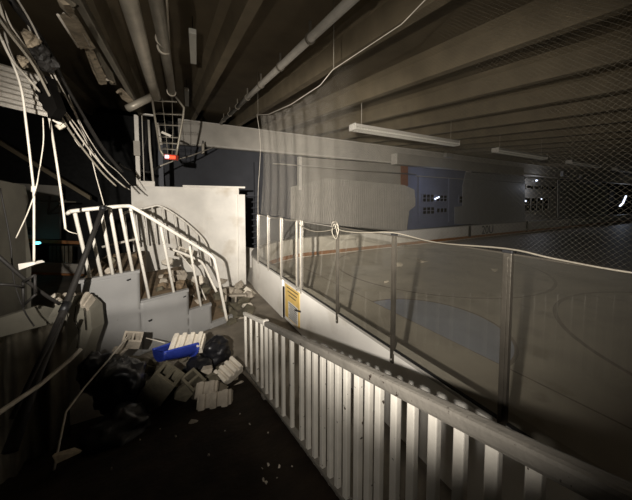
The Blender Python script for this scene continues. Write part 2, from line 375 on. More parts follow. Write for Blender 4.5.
# advert on far boards: faded dark lettering, left to right across the panel
def far_text(px0, px1, y0, y1, Y, chars, m, lab):
    a = onY(px0, y0, Y); b = onY(px1, y1, Y)
    cu = bpy.data.curves.new('t', 'FONT'); cu.body = chars; cu.extrude = .004; o = bpy.data.objects.new('t', cu); C.objects.link(o)
    bpy.context.view_layer.update(); dg = bpy.context.evaluated_depsgraph_get(); me = bpy.data.meshes.new_from_object(o.evaluated_get(dg)); bpy.data.objects.remove(o)
    xs = [v.co.x for v in me.vertices]; ys = [v.co.y for v in me.vertices]; w = max(xs)-min(xs); h = max(ys)-min(ys); mx = min(xs); my = min(ys)
    for v in me.vertices: v.co = V(((v.co.x-mx)/w*(b.x-a.x), v.co.z, (v.co.y-my)/h*(a.z-b.z)))
    me.materials.clear(); me.materials.append(M[m]); o = bpy.data.objects.new('lettering', me); C.objects.link(o); o.location = (a.x, Y, b.z); return tag(o, lab, 'lettering')
far_text(482, 493, 226, 233, 13.05, '20U', 'ink', 'faded dark letters on the far rink boards')

# glass panes and posts along X0
py = [-.15, 1.22, 2.55, 3.87, 5.33, 5.54, 6.52, 7.55, 8.56]
glab = {-.15: 'glass post nearest the camera at the right edge', 1.22: 'tallest dark glass post, in front of the dark rink slab', 2.55: 'dark glass post before the blue crease',
        3.87: 'thin grey glass post with a tangle of white rope at its top', 5.33: 'pale glass post on the near side of the gate', 5.54: 'thin pale glass post just inside the gate',
        6.52: 'pale glass post on the far side of the gate', 7.55: 'pale glass post second from the corner', 8.56: 'pale glass post at the far corner where the net ends'}
for i, y in enumerate(py):
    near = y < 4
    if i == 0: continue
    w = {1.22: .068, 2.55: .05, 3.87: .036}.get(y, .036)
    zb_ = .92 if y < 5 else 1.0
    r = empty('glass_post', (X0, y, zb_), glab[y], 'post', 'posts holding the rink glass')
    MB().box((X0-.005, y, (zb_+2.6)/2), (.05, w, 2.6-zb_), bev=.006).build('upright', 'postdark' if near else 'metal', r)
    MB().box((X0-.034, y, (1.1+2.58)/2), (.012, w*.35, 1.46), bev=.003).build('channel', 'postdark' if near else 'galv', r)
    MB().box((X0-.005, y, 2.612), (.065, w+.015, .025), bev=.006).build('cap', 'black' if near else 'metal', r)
    MB().tube([(X0-.045, y, zb_+.05), (X0-.02, y, zb_+.05)], .013, 8).build('bolt', 'metal', r)
spans = [(-.15, 1.22, 'glass pane at the right edge, nearest the camera'), (1.22, 2.55, 'glass pane in front of the blue crease'), (2.55, 3.87, 'glass pane reflecting the white stair rails'),
         (3.87, 5.33, 'glass pane left of the rope tangle'), (5.54, 6.52, 'glass pane above the gate'), (6.52, 7.55, 'glass pane just beyond the gate'), (7.55, 8.56, 'glass pane at the far corner below the net')]
for a_, b_, lab in spans:
    o = MB().box((X0+.012, (a_+b_)/2, 1.84), (.012, b_-a_-.05, 1.49)).build('rink_glass', 'glass', label=lab, cat='glass pane', group='rink glass panes')
    MB().box((X0+.012, (a_+b_)/2, 1.095), (.03, b_-a_-.06, .02)).build('bottom_gasket', 'black', o)
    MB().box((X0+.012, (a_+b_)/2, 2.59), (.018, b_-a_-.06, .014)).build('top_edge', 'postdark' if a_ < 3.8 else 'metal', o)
# rope draped along the glass tops
rp = [(8.5, 2.62), (7.6, 2.6), (6.9, 2.57), (6.5, 2.63), (6.0, 2.57), (5.4, 2.62), (5.25, 2.50), (4.6, 2.45), (3.95, 2.55), (3.85, 2.66), (3.75, 2.56), (3.2, 2.57), (2.55, 2.64), (1.9, 2.60), (1.22, 2.64), (.9, 2.615), (.5, 2.60), (.0, 2.63)]
MB().tube(smooth_path([(X0-.05, y, z) for y, z in rp], 5), .008, 6).build('rope', 'galv_dark', label='thin pale rope draped along the top of the glass', cat='rope')
MB().tube(smooth_path([pt(331, 227, 4.5), pt(333, 222, 4.45), pt(337, 223, 4.5), pt(338.5, 231, 4.48), pt(336, 239, 4.5), pt(332, 232, 4.5), pt(334.5, 224, 4.5), pt(338, 236, 4.46)], 5), .006, 6).build('rope_loop', 'galv_dark', label='tangled loop of white rope at a glass post top', cat='rope')
# safety net above the glass
top = [(9.0, 6.1), (8.44, 5.72), (7.4, 5.45), (5.83, 5.24), (4.46, 5.17), (4.03, 5.27), (2.47, 5.16), (1.8, 5.3), (.6, 5.2), (-1.0, 5.3)]
def topz(y):
    for (a, za), (b, zb2) in zip(top, top[1:]):
        if b <= y <= a: return za+(zb2-za)*(a-y)/(a-b)
    return top[-1][1]
bm = bmesh.new(); ul = bm.loops.layers.uv.new('UVMap'); ny_, nz_ = 150, 36; grid = []
for i in range(ny_+1):
    f = i/ny_; row = []
    for j in range(nz_+1):
        g_ = j/nz_; y = 8.5-f*9.5
        yb = y+.25*math.sin(PI*g_)*(1-f)*-1.0*(1 if f < .3 else .2)
        z0 = 2.6; z = z0+(topz(y)-z0)*g_
        x = X0-.02+.06*math.sin(y*5+3*g_)*math.sin(PI*g_)+.25*g_*g_*0+.05*math.sin(y*13+g_*5)*g_*(1-g_)
        row.append((bm.verts.new((x, yb, z)), (y+5.0*math.exp(-(8.5-y)/1.1), z*(1+1.2*math.exp(-(8.5-y)/1.3)))))
    grid.append(row)
for i in range(ny_):
    for j in range(nz_):
        q = (grid[i][j], grid[i+1][j], grid[i+1][j+1], grid[i][j+1]); f = bm.faces.new([k[0] for k in q]); f.smooth = True
        for l, k in zip(f.loops, q): l[ul].uv = k[1]
o = MB(); edge = [tuple(grid[0][j][0].co) for j in range(nz_+1)]; tops = [tuple(grid[i][nz_][0].co) for i in range(ny_+1)]
o.bm.free(); o.bm = bm; net = o.build('safety_net', 'net', label='fine mesh safety net hanging above the rink glass', cat='net')
MB().tube(tops, .006, 6).build('top_cord', 'cable', net); MB().tube(edge, .006, 6).build('side_cord', 'cable', net)
for y in (8.44, 4.03, 1.8, -.8): MB().tube([(X0, y, topz(y)), (X0, y, roofz(y)+.5)], .006, 5).build('hanger', 'galv_dark', net)

def netmat2():  # paler, denser threads: torch light on the net's far end put into colour
    m = M['net'].copy(); m.name = 'net_mesh_lit'; nt = m.node_tree
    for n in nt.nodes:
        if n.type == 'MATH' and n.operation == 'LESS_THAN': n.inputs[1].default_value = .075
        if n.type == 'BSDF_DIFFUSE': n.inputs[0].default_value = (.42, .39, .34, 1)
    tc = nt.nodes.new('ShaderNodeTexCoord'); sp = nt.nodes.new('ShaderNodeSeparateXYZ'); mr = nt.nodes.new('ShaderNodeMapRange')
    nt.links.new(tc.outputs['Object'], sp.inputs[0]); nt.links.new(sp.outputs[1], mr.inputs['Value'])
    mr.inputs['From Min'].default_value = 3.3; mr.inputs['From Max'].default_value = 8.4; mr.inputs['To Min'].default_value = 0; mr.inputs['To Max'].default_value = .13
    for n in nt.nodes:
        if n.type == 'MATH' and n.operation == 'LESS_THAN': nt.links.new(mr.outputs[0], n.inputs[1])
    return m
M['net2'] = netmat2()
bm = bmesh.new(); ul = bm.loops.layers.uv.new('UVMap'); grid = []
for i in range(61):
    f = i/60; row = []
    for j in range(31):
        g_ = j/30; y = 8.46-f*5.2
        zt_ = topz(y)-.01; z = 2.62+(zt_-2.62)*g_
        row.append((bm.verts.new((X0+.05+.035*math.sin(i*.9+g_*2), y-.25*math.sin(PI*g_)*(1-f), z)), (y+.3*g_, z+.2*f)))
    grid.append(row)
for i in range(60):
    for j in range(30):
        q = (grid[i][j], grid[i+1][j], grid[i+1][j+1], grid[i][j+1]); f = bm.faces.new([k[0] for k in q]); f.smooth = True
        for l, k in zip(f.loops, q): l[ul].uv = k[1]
o = MB(); o.bm.free(); o.bm = bm; o.build('lit_net_layer', 'net2', net)  # extra layer that paints the torch-lit part of the net
# rink markings (flat paint, a few mm thick)
def ring(cx, cy, r0, r1, z, name, m, a0=0, a1=2*PI, **k):
    bm = bmesh.new(); n = 96; lo = []; 
    for i in range(n+1):
        t = a0+(a1-a0)*i/n
        lo.append([bm.verts.new((cx+r*math.cos(t), cy+r*math.sin(t), zz)) for r, zz in ((r0, 0.001), (r1, 0.001), (r1, z), (r0, z))])
    for i in range(n):
        for j in range(4): bm.faces.new((lo[i][j], lo[i][(j+1) % 4], lo[i+1][(j+1) % 4], lo[i+1][j]))
    o = MB(); o.bm.free(); o.bm = bm; return o.build(name, m, **k)
CX, CY = 5.35, 4.4
mb = MB(); mb.prism([(CX+1.80*math.cos(t), CY+1.80*math.sin(t), .001) for t in [-PI/2+PI*i/40 for i in range(41)]], (0, 0, .003))
mb.build('goal_crease', 'icepaint', label='faded blue half circle of the goal crease on the slab', cat='floor marking')
ring(CX, CY, 1.80, 1.87, .004, 'crease_line', 'line', -PI/2, PI/2, label='dark curved outline round the blue crease', cat='floor marking')
ring(10.9, 8.6, 4.42, 4.52, .004, 'faceoff_circle', 'line', label='large faded ring on the slab near the far boards', cat='floor marking')
ring(10.9, -.9, 4.42, 4.52, .004, 'faceoff_circle', 'line', label='large faded ring on the slab at the right edge', cat='floor marking')
MB().box((CX, 4.4, .002), (.04, 16, .003)).build('goal_line', 'line', label='straight faded goal line beside the blue crease', cat='floor marking')
def debris_on_slab(px, py_, s, lab):
    p = onZ(px, py_, 0); pts = [p+V((random.uniform(-s, s), random.uniform(-s, s), random.uniform(0, s*.8))) for _ in range(12)]
    MB().hull(pts).build('debris_chunk', 'concrete_white', label=lab, cat='rubble')
debris_on_slab(399, 266, .22, 'pale chunk lying on the slab by the dark glass post')
debris_on_slab(386, 283, .14, 'small pale chunk on the slab left of the dark post')
debris_on_slab(421, 263, .3, 'pale scrap on the slab right of the dark post')
debris_on_slab(494, 271, .14, 'small scrap on the slab left of the tall post')

# ================================================================ CEILING FIXTURES
# row of long strip lights over the rink
xs = [(5.84, 11.7), (14.9, 20.2), (23.7, 28.8), (32.5, 37.5)]
nm = ['nearest and largest strip light hanging over the rink, ribbed with bright end', 'second strip light hanging over the rink, seen before the office', 'third strip light hanging over the rink, above the dark wall sheet', 'furthest strip light over the rink at the right edge']
for (a_, b_), lab in zip(xs, nm):
    z = 5.66
    r = empty('strip_light', ((a_+b_)/2, 8, z), lab, 'ceiling light', 'strip lights over the rink')
    MB().box(((a_+b_)/2, 8, z+.06), (b_-a_, .34, .10), bev=.01).build('housing', 'siding', r)
    mb = MB(); n = int((b_-a_)/.12)
    for i in range(n): mb.box((a_+(i+.5)*(b_-a_)/n, 8, z-.04), (.025, .30, .10))
    mb.build('louvre', 'lamp', r)
    for s in (-1, 1): MB().box(((a_+b_)/2, 8+s*.16, z-.085), (b_-a_, .02, .02)).build('side_rail', 'siding', r)
    for e in (a_, b_): MB().box((e, 8, z+.01), (.03, .36, .22)).build('end_plate', 'white', r)
    for e in (a_+.4, b_-.4): MB().tube([(e, 8, z+.1), (e, 8, roofz(8)+.5)], .008, 5).build('hanger_wire', 'cable', r)
# small fixtures at the left part of the roof
for (x0, y0, x1, y1, lab) in ((192.5, 31, 193.5, 62, 'nearer of the two short strip lights left of the first roof beam'), (186.5, 89, 187, 105, 'further and smaller short strip light above the wire cage')):
    a = onRoof(x0, y0, .1); b = onRoof(x1, y1, .1)
    if (b-a).length > 3.0: b = a+(b-a).normalized()*3.0
    r = empty('short_strip_light', (a+b)/2, lab, 'ceiling light', 'short strip lights at the left')
    MB().bar(a, b, .14, .10, .01).build('housing', 'lamp', r)
    for e in (a.lerp(b, .2), a.lerp(b, .8)): MB().tube([e, e+V((0, 0, .5))], .01, 5).build('hanger', 'rubber', r)
# bright pipe along the roof
a = onRoof(220.5, 123, -.1); b = onRoof(350, 1, -.1); d = (b-a).normalized(); b2 = b+d*2.5
r = empty('roof_pipe', a, 'bright round pipe running along the underside of the roof to the header', 'pipe')
MB().tube([a, b2], .078, 16).build('pipe_run', 'conduit', r)
L_ = (b2-a).length
for i in range(9):
    q = a+d*(L_*(i+.6)/9); mb = MB(); mb.tube([q-d*.03, q+d*.03], .102, 16); mb.box(q+V((0, 0, .16)), (.04, .04, .3)); mb.build('clamp', 'galv_dark', r)
# two big ducts at upper left and thin one
def rod(name, pts, r_, m, lab, cat, bands=0, n=16):
    r0 = empty(name, pts[0], lab, cat); P = [V(p) for p in pts]; MB().tube(P, r_, n).build('pipe_run', m, r0)
    for i in range(bands):
        t = (i+.5)/bands; q = P[0].lerp(P[-1], t); d = (P[-1]-P[0]).normalized(); MB().tube([q-d*.035, q+d*.035], r_*1.1, n).build('joint_band', 'galv', r0)
    return r0
rod('duct_pipe', [pt(123, -25, 3.0), pt(129, 0, 3.3), pt(151, 80, 5.9), pt(156, 97, 6.8)], .105, 'galv', 'thick pale duct pipe at the upper left, leftmost of the hanging pair', 'pipe')
d2 = rod('duct_pipe', [pt(152, -25, 3.0), pt(156, 0, 3.3), pt(165, 50, 4.7), pt(172, 94, 6.7)], .085, 'galv_dark', 'duller duct pipe with joint bands, right of the thick pale one', 'pipe', 0)
for (x, y, d) in ((162.5, 40, 4.37), (163.7, 48.5, 4.65), (171.5, 92, 6.6)):
    q = pt(x, y, d); dd = (pt(172, 94, 6.7)-pt(165, 50, 4.7)).normalized(); MB().tube([q-dd*.04, q+dd*.04], .1, 16).build('joint_band', 'galv', d2)
rod('conduit', [pt(164.5, -20, 3.2), pt(166, 0, 3.4), pt(169, 50, 4.8), pt(173, 80, 6)], .022, 'galv', 'thin conduit along the right side of the two ducts', 'pipe', 0, 8)
# elbow
rod('pipe_elbow', [pt(127.5, 108.5, 6.5), pt(133, 106, 6.5), pt(152, 96.5, 6.8)], .085, 'galv', 'broken pipe stub sticking out left of the duct ends', 'pipe')
# wire cage with red lamp
r = empty('wire_cage', pt(168, 155, 6.8), 'tapered wire cage hanging below the duct ends', 'cage')
def wirepts(P, d=6.8): return [pt(x, y, d) for x, y in P]
for P in ([(152, 98), (155, 118), (160, 150), (164, 156)], [(176, 97), (184, 108), (183, 118), (178, 145), (176, 156)]):
    MB().tube(wirepts(P), .028, 6).build('side_strip', 'galv_dark', r)
for P in ([(162, 98), (165, 125), (168, 156)], [(172, 98), (173, 130), (172, 156)]): MB().tube(wirepts(P), .007, 5).build('upright_wire', 'galv_dark', r)
for (y, xa, xb) in ((101, 153, 177), (114, 154.5, 183), (125, 156, 182), (137, 158, 180), (143, 159, 178.5), (149, 160, 177.5), (155, 163, 176)):
    MB().tube([pt(xa, y, 6.8), pt(xb, y+1, 6.8)], .006, 5).build('cross_wire', 'galv', r)
    MB().tube([pt(xa, y, 6.8), pt(xa+2, y-1, 7.3), pt(xb-1, y, 7.3), pt(xb, y+1, 6.8)], .006, 5).build('cross_wire', 'galv_dark', r)
MB().prism(wirepts([(161, 133), (170, 137), (171, 135), (162, 131)], 6.7), F0*.03).build('loose_strap', 'conduit', r)
r = empty('red_lamp', pt(169, 160, 6.9), 'small glowing red lamp box at the bottom of the wire cage', 'lamp')
MB().prism(wirepts([(164, 154), (176, 155), (175.5, 160), (164.5, 159)], 6.7), F0*.12).build('case', 'redcase', r)
MB().prism(wirepts([(165, 155), (168.5, 155.2), (168.5, 158), (165, 158)], 6.68), F0*.05).build('lens', 'bulb', r)
MB().prism(wirepts([(169, 155.5), (175, 156), (175, 158.8), (169, 158.5)], 6.68), F0*.05).build('glow_panel', 'red', r)

# steel column group on top of the white wall
cy = WY+.25
def colY(x0, y0, x1, y1, Y=cy):
    a = onY(x0, y0, Y); b = onY(x1, y1, Y); return MB().box(((a.x+b.x)/2, Y, (a.z+b.z)/2), (abs(b.x-a.x), .14, abs(a.z-b.z)), bev=.01)
r = empty('wall_column', onY(140, 187, cy), 'white steel column with conduits standing on the white wall', 'column')
colY(134, 115, 141, 187).build('main_post', 'white', r); colY(142, 116, 144.5, 187, cy-.05).build('side_post', 'conduit', r)
colY(133.5, 141, 140.5, 156, cy-.09).build('dark_patch', 'palewall', r)
colY(138, 113, 155, 116.5, cy-.02).build('cross_bar', 'white', r); colY(140, 181, 155, 187, cy-.1).build('base_block', 'white', r)
MB().tube([onY(148.5, 120, cy-.1), onY(150, 150, cy-.1), onY(153.5, 184, cy-.1)], .035, 8).build('conduit_run', 'conduit', r)
MB().tube([onY(157, 123, cy-.1), onY(161, 145, cy-.1)], .05, 8).build('brace', 'conduit', r)
MB().tube([onY(146, 118, cy-.1), onY(146, 140, cy-.1), onY(143, 150, cy-.1), onY(145, 165, cy-.1)], .02, 6).build('black_wire', 'rubber', r)
colY(158, 144, 164, 187, cy+.05).build('dark_post', 'darkwall', r)
# small sensor and its wire below header
r = empty('sensor', onY(203, 153, 14), 'small pale sensor hanging below the white header', 'sensor')
MB().box(onY(203, 149, 14), (.12, .1, .5), bev=.02).build('body', 'galv', r); MB().box(onY(203, 144, 14), (.06, .06, .3)).build('bracket', 'rubber', r)
MB().tube(smooth_path([pt(160, 166, 8.6), pt(176, 160, 9.2), pt(190, 156, 10), pt(201, 152, 11), pt(214, 147, 12.5)], 5), .022, 6).build('thin_cable', 'cable', label='pale cable rising from the column to the header', cat='cable')
# ================================================================ STAIRS
SD = Rv*.645+F0*.764; SO = pt(81, 283, 4.55); WD = V((-.02, 1, 0)); SW = 2.5
def spos(s, h, w=0): return V((SO.x, SO.y, 0))+SD*s+WD*w+V((0, 0, 3.04+h))
prof = [(0, -1.36), (.87, -1.36), (.87, -1.97), (1.80, -1.97), (1.80, -2.45), (2.33, -2.45), (2.33, -2.92), (2.86, -2.92), (2.86, -3.03), (0, -3.03)]
st = empty('bleacher_stair', spos(1.2, -3.03, 1), 'broad grey sided stair block with brown littered treads', 'stairs')
MB().prism([spos(s, h, .03) for s, h in prof], WD*SW).build('step_block', 'tread', st)
# grey front sheet with a soft buckle
bm = bmesh.new(); sv = [i*.0715 for i in range(41)]; cols = []
def toph(s): return -1.36 if s < .87 else (-1.97 if s < 1.80 else (-2.45 if s < 2.33 else -2.92))
g_ = {}
def segcol(s0, s1, tp):
    nn = max(2, int((s1-s0)/.06)); mm = 26; rows = []
    for i in range(nn+1):
        s = s0+(s1-s0)*i/nn; row = []
        for j in range(mm+1):
            h = tp+(-3.03-tp)*j/mm
            bul = .07*math.exp(-((h+1.95+.12*s)/.16)**2)*(1 if s < 1.6 else max(0, 1-(s-1.6)*1.5)) + .025*math.sin(s*3.1+h*4)
            bul *= min(1, (-h-1.3)*3) if h > -1.7 else 1
            row.append(bm.verts.new(spos(s, h, -.01-bul*.9)))
        rows.append(row)
    for i in range(nn):
        for j in range(mm):
            f = bm.faces.new((rows[i][j], rows[i+1][j], rows[i+1][j+1], rows[i][j+1])); f.smooth = True
for a_, b_, tp in ((0, .87, -1.36), (.87, 1.80, -1.97), (1.80, 2.33, -2.45), (2.33, 2.86, -2.92)): segcol(a_, b_, tp)
bmesh.ops.remove_doubles(bm, verts=bm.verts, dist=.004)
ex = bmesh.ops.solidify(bm, geom=bm.faces[:], thickness=.012)
o = MB(); o.bm.free(); o.bm = bm; o.build('front_sheet', 'stair', st)
for a_, b_, tp in ((-.02, .88, -1.36), (.88, 1.81, -1.97), (1.81, 2.34, -2.45), (2.34, 2.9, -2.92)):
    MB().prism([spos(a_, tp+.025, -.06), spos(b_, tp+.025, -.06), spos(b_, tp-.03, -.06), spos(a_, tp-.03, -.06)], WD*.12).build('nosing', 'stair', st)
for s, h in ((.66, -1.48), (1.68, -2.08), (1.0, -2.38)):
    MB().prism([spos(s, h, -.08), spos(s+.07, h+.012, -.08), spos(s+.07, h-.002, -.08), spos(s+.02, h-.018, -.08)], WD*.05).build('dent', 'black', st)
# near stair railing
def sdepth(px):
    r_ = (px-316)/271; s = (4.55*r_+3.947)/(.645-.764*r_); return 4.55+.764*s
tops_ = [(74.4, 212.4), (87, 211.8), (101, 210.8), (109.6, 208.6), (119.8, 207.6), (129.8, 207.6), (160.8, 228.4), (189.6, 247.6)]
bots = [(90.4, 279), (101.6, 277), (112.8, 274.8), (121.4, 273.8), (133, 272.6), (149.6, 300.4), (174.2, 294), (201.4, 309), (227, 320.6)]
r = empty('stair_railing', pt(150, 300, 5), 'bright white railing leaning along the near side of the stairs', 'railing')
RP = smooth_path([pt(70, 211.5, 4.4), pt(90, 209, 4.55), pt(112, 207, 4.75), pt(126, 206, 4.95), pt(133, 207.5, 5.02), pt(150, 217.5, 5.2), pt(180, 236, 5.6), pt(206, 252, 5.98), pt(212.5, 257, 6.05), pt(215.5, 264, 6.1), pt(221, 291, 6.25), pt(227, 320.6, 6.42)], 5)
MB().tube(RP, .033, 12).build('top_rail', 'rail', r)
for (tx, ty), (bx, by) in zip(tops_, bots):
    d = sdepth(bx); MB().tube([pt(tx, ty-2, d-.15), pt(tx+(bx-tx)*.06, ty+3, d-.14), pt(bx, by, d)], .028 if True else .03, 10).build('baluster', 'rail', r)
MB().tube([pt(70, 211.5, 4.4), pt(67, 214, 4.4)], .03, 8).build('rail_end', 'rail', r)
# back stair railing, standing behind the treads
r = empty('back_railing', pt(180, 262, 8), 'thin white railing on the far side of the stairs by the wall', 'railing')
BP = smooth_path([pt(118, 214, 7.2), pt(150, 207, 7.6), pt(160, 206, 7.7), pt(178, 216.5, 8.0), pt(196, 231.5, 8.3), pt(206, 244, 8.5), pt(211, 266, 8.55)], 4)
MB().tube(BP, .03, 8).build('top_rail', 'rail', r)
for tx, ty, bx, by, d in ((124, 213, 128, 246, 7.3), (134, 210, 138, 246, 7.4), (143, 208, 147, 245, 7.5), (152, 207, 156, 244, 7.6), (162, 207, 166, 243, 7.7), (174, 214, 179, 250, 7.9), (185, 222, 190, 256, 8.1), (196, 231, 201, 264, 8.3)):
    MB().tube([pt(tx, ty, d), pt(bx, by, d)], .024, 8).build('baluster', 'rail', r)
# fallen rail across the treads
r = empty('fallen_rail', pt(190, 262, 7), 'white bent rail fallen across the rubble behind the stair railing', 'railing')
MB().tube(smooth_path([pt(168, 248, 6.6), pt(182, 253, 6.8), pt(197, 259.5, 7), pt(203, 264, 7.0), pt(209, 276, 6.9), pt(216.5, 292, 6.8)], 4), .032, 8).build('top_rail', 'rail', r)
MB().tube([pt(178, 252, 6.8), pt(192, 268, 6.7), pt(206, 300, 6.6)], .016, 6).build('loose_bar', 'rail', r)
MB().tube([pt(102, 247, 6.2), pt(138, 238.5, 6.6)], .028, 8).build('fallen_bar', 'conduit', label='short pale bar lying behind the leaning balusters', cat='bar')
# ================================================================ NEAR RAILING
def railX(y): return .955+.045*y
def railB(y): return 1.38-.295*y
def px2y(px):
    q = (px-316)/271; return (.838-.457*q)/(.4395+.8996*q)
r = empty('ramp_railing', (railX(2.5), 2.5, railB(2.5)), 'long white chipped railing with many balusters down the ramp', 'railing')
H = 1.055
ye = px2y(243)
P = [(railX(y), y, railB(y)+H) for y in (ye, 3.6)]
MB().bar(V((railX(ye), ye+.02, railB(ye)+H-.015)), V((railX(3.45), 3.45, railB(3.45)+H-.018)), .055, .055, .012).build('top_rail', 'rail', r)
MB().bar(V((railX(3.5), 3.5, railB(3.5)+1.035)), V((railX(.1), .1, railB(.1)+.985)), .062, .066, .016).build('top_rail', 'rail_worn_shaded', r)
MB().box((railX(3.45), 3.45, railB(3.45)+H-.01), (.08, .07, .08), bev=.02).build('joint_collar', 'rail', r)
MB().bar(V((railX(ye), ye, railB(ye)+.04)), V((railX(.1), .1, railB(.1)+.04)), .06, .035, .008).build('bottom_rail', 'rail_worn_shaded', r)
pxs = [243.5, 249, 255, 260, 264.5, 269, 275, 282, 291, 301, 308, 315, 323, 331, 339, 348, 360, 371, 382, 399, 417, 440, 468, 503, 548, 608]
for px in pxs:
    y = px2y(px)
    if y < .12: continue
    w = .05 if px in (243.5, 264.5, 360) else .045
    hb = .985+.05*min(1, (y-.1)/3.4)-.01; mb = MB(); mb.box((railX(y), y, railB(y)+hb/2), (w*.8, w, hb), bev=.006)
    mb.build('baluster', 'rail' if px > 262 or px < 262 else 'rail', r)
for y in (3.45, 1.33, .4): MB().box((railX(y), y, railB(y)+.02), (.12, .12, .03), Matrix.Rotation(-.287, 3, 'X').copy() if False else None, bev=.005).build('foot_plate', 'rail_worn_shaded', r)
# ================================================================ RUBBLE
def axes(yaw, pitch=0, roll=0):
    return Matrix.Rotation(yaw, 3, 'Z') @ Matrix.Rotation(pitch, 3, 'Y') @ Matrix.Rotation(roll, 3, 'X')
def hollow_block(loc, size, rot, m, lab, group=None):
    # concrete block: outer shell, web and end walls round two open cells
    L, W_, H_ = size; t = min(W_, L)*.17; mb = MB(); R = rot
    def b(c, d): mb.box(V(loc)+R@V(c), d, R, .006)
    b((0, W_/2-t/2, 0), (L, t, H_)); b((0, -W_/2+t/2, 0), (L, t, H_))
    for x in (-L/2+t/2, 0, L/2-t/2): b((x, 0, 0), (t, W_-2*t+.01, H_))
    return mb.build('concrete_block', m, label=lab, cat='concrete block', group=group)
def fluted_block(loc, size, rot, m, lab, n=4):
    L, W_, H_ = size; mb = MB(); R = rot; mb.box(V(loc), (L, W_, H_*.7), R, .008)
    for i in range(n):
        x = -L/2+(i+.5)*L/n; mb.box(V(loc)+R@V((x, 0, H_*.35)), (L/n*.60, W_*1.04, H_*.62), R, L/n*.2)
    return mb.build('fluted_block', m, label=lab, cat='concrete block')
def chunk(loc, s, m, lab, group=None, n=14, flat=.7, name='rubble_chunk'):
    pts = []
    for _ in range(n):
        v = V((random.gauss(0, 1), random.gauss(0, 1), random.gauss(0, 1))).normalized(); pts.append(V(loc)+V((v.x*s*random.uniform(.8, 1.1), v.y*s, v.z*s*flat)))
    return MB().hull(pts).build(name, m, label=lab, cat='rubble', group=group)
def gp(px, py_, up=0):
    "point on ramp or ground under a pixel, raised"
    r_ = ray(px, py_); t = (0-CAM.z)/r_.z; p = CAM+r_*t
    t2 = (1.38-CAM.z)/(r_.z+.295*r_.y); q = CAM+r_*t2
    if q.y < 4.68 and -1.75 < q.x < 1.08: p = q
    return p+V((0, 0, up))
# the named blocks by depth
camR = axes(-YAW)
fluted_block(pt(188, 344, 4.7), (.55, .30, .20), axes(-YAW+.15, .0, .45), 'concrete_white', 'white ribbed block resting behind the blue tub')
fluted_block(pt(228, 373, 4.35), (.42, .26, .2), axes(-YAW+.95, -.25, .35), 'concrete_white', 'white ribbed block lying nearest the railing end')
hollow_block(pt(160, 387, 3.75), (.34, .30, .52), Matrix((Rv*.80-V((0,0,.6)), -F0*1.0, Rv*.6+V((0,0,.80)))).transposed(), 'concrete_dark', 'large olive grey hollow block tipped up in front of the blue tub')
hollow_block(pt(194, 384, 3.9), (.30, .22, .26), axes(-YAW-.5, .35, .3), 'concrete_dark', 'small tilted grey block beside the blue tub')
fluted_block(pt(215, 403, 3.55), (.46, .24, .14), axes(-YAW+.1, -.16, .75), 'concrete', 'long ribbed grey block lowest in the pile on the ramp', 3)
fluted_block(pt(207, 390, 3.75), (.30, .2, .12), axes(-YAW+.1, -.08, .7), 'concrete', 'short ribbed grey block stacked on the long one', 2)
chunk(pt(194, 425, 3.15), .09, 'concrete', 'grey wedge of concrete below the ribbed pile on the ramp')
chunk(pt(184, 393, 3.75), .15, 'concrete_dark', 'dark rounded lump between the olive block and the ribbed pile')
chunk(pt(238, 385, 4.2), .11, 'concrete', 'grey lump right of the ribbed block near the railing')
chunk(pt(207, 372, 4.3), .14, 'concrete', 'brownish lump between the ribbed blocks')
hollow_block(pt(132, 340, 4.3), (.27, .19, .19), axes(-YAW+.5, .3, .5), 'concrete', 'broken block with a pale top leaning against the stair side')
chunk(pt(120, 350, 4.2), .13, 'concrete', 'broken lump left of the pale topped block')
# blue tub: open half shell
r = empty('blue_tub', pt(175, 365, 4.4), 'bright blue plastic tub lying on its side in the rubble', 'tub')
bm = bmesh.new(); rings = []; ax0 = pt(158, 353, 4.25); ax1 = pt(190, 344, 4.7); ux = (ax1-ax0).normalized()
uz = (V((0, 0, 1))-ux*ux.z).normalized(); uy = ux.cross(uz)
for i in range(11):
    f = i/10; rr = .15+.07*f; rg = []
    for k in range(21):
        t = PI*.06+PI*1.15*k/20+PI*.93; rg.append(bm.verts.new(ax0.lerp(ax1, f)+uz*math.sin(t)*rr*.85+uy*math.cos(t)*rr*1.15))
    rings.append(rg)
for i in range(10):
    for k in range(20): f = bm.faces.new((rings[i][k], rings[i+1][k], rings[i+1][k+1], rings[i][k+1])); f.smooth = True
bm.faces.new(rings[0]); cop = [[v.co.copy() for v in rings[q]] for q in (0, 10)]
e0 = [r_[0].co.copy() for r_ in rings]; e1 = [r_[-1].co.copy() for r_ in rings]
bmesh.ops.solidify(bm, geom=bm.faces[:], thickness=.012); o = MB(); o.bm.free(); o.bm = bm; o.build('shell', 'blue', r)
MB().tube(e0, .018, 8).tube(cop[1], .02, 8).tube(e1, .018, 8).build('rim', 'blue', r)
# black bags: lumpy crumpled shells
def bag(c, s, lab, seed):
    bm = bmesh.new(); bmesh.ops.create_icosphere(bm, subdivisions=4, radius=1)
    for v in bm.verts:
        n_ = noise.noise(v.co*1.6+V((seed, 0, 0)))*.35+abs(noise.noise(v.co*4+V((0, seed, 0))))*.22; v.co = V((v.co.x*s[0], v.co.y*s[1], v.co.z*s[2]))*(1+n_-.08)
    for f in bm.faces: f.smooth = True
    bmesh.ops.translate(bm, verts=bm.verts, vec=V(c)); o = MB(); o.bm.free(); o.bm = bm; o.build('rubbish_bag', 'bag', label=lab, cat='bag')
bag(pt(214, 351, 4.85), (.30, .24, .24), 'shiny black rubbish bag behind the blue tub by the railing end', 3)
bag(pt(199, 366, 4.45), (.24, .2, .15), 'black rubbish bag spilling over the blue tub', 9)
bag(pt(122, 385, 3.6), (.30, .34, .34), 'large black bag in the dark hollow left of the olive block', 14)
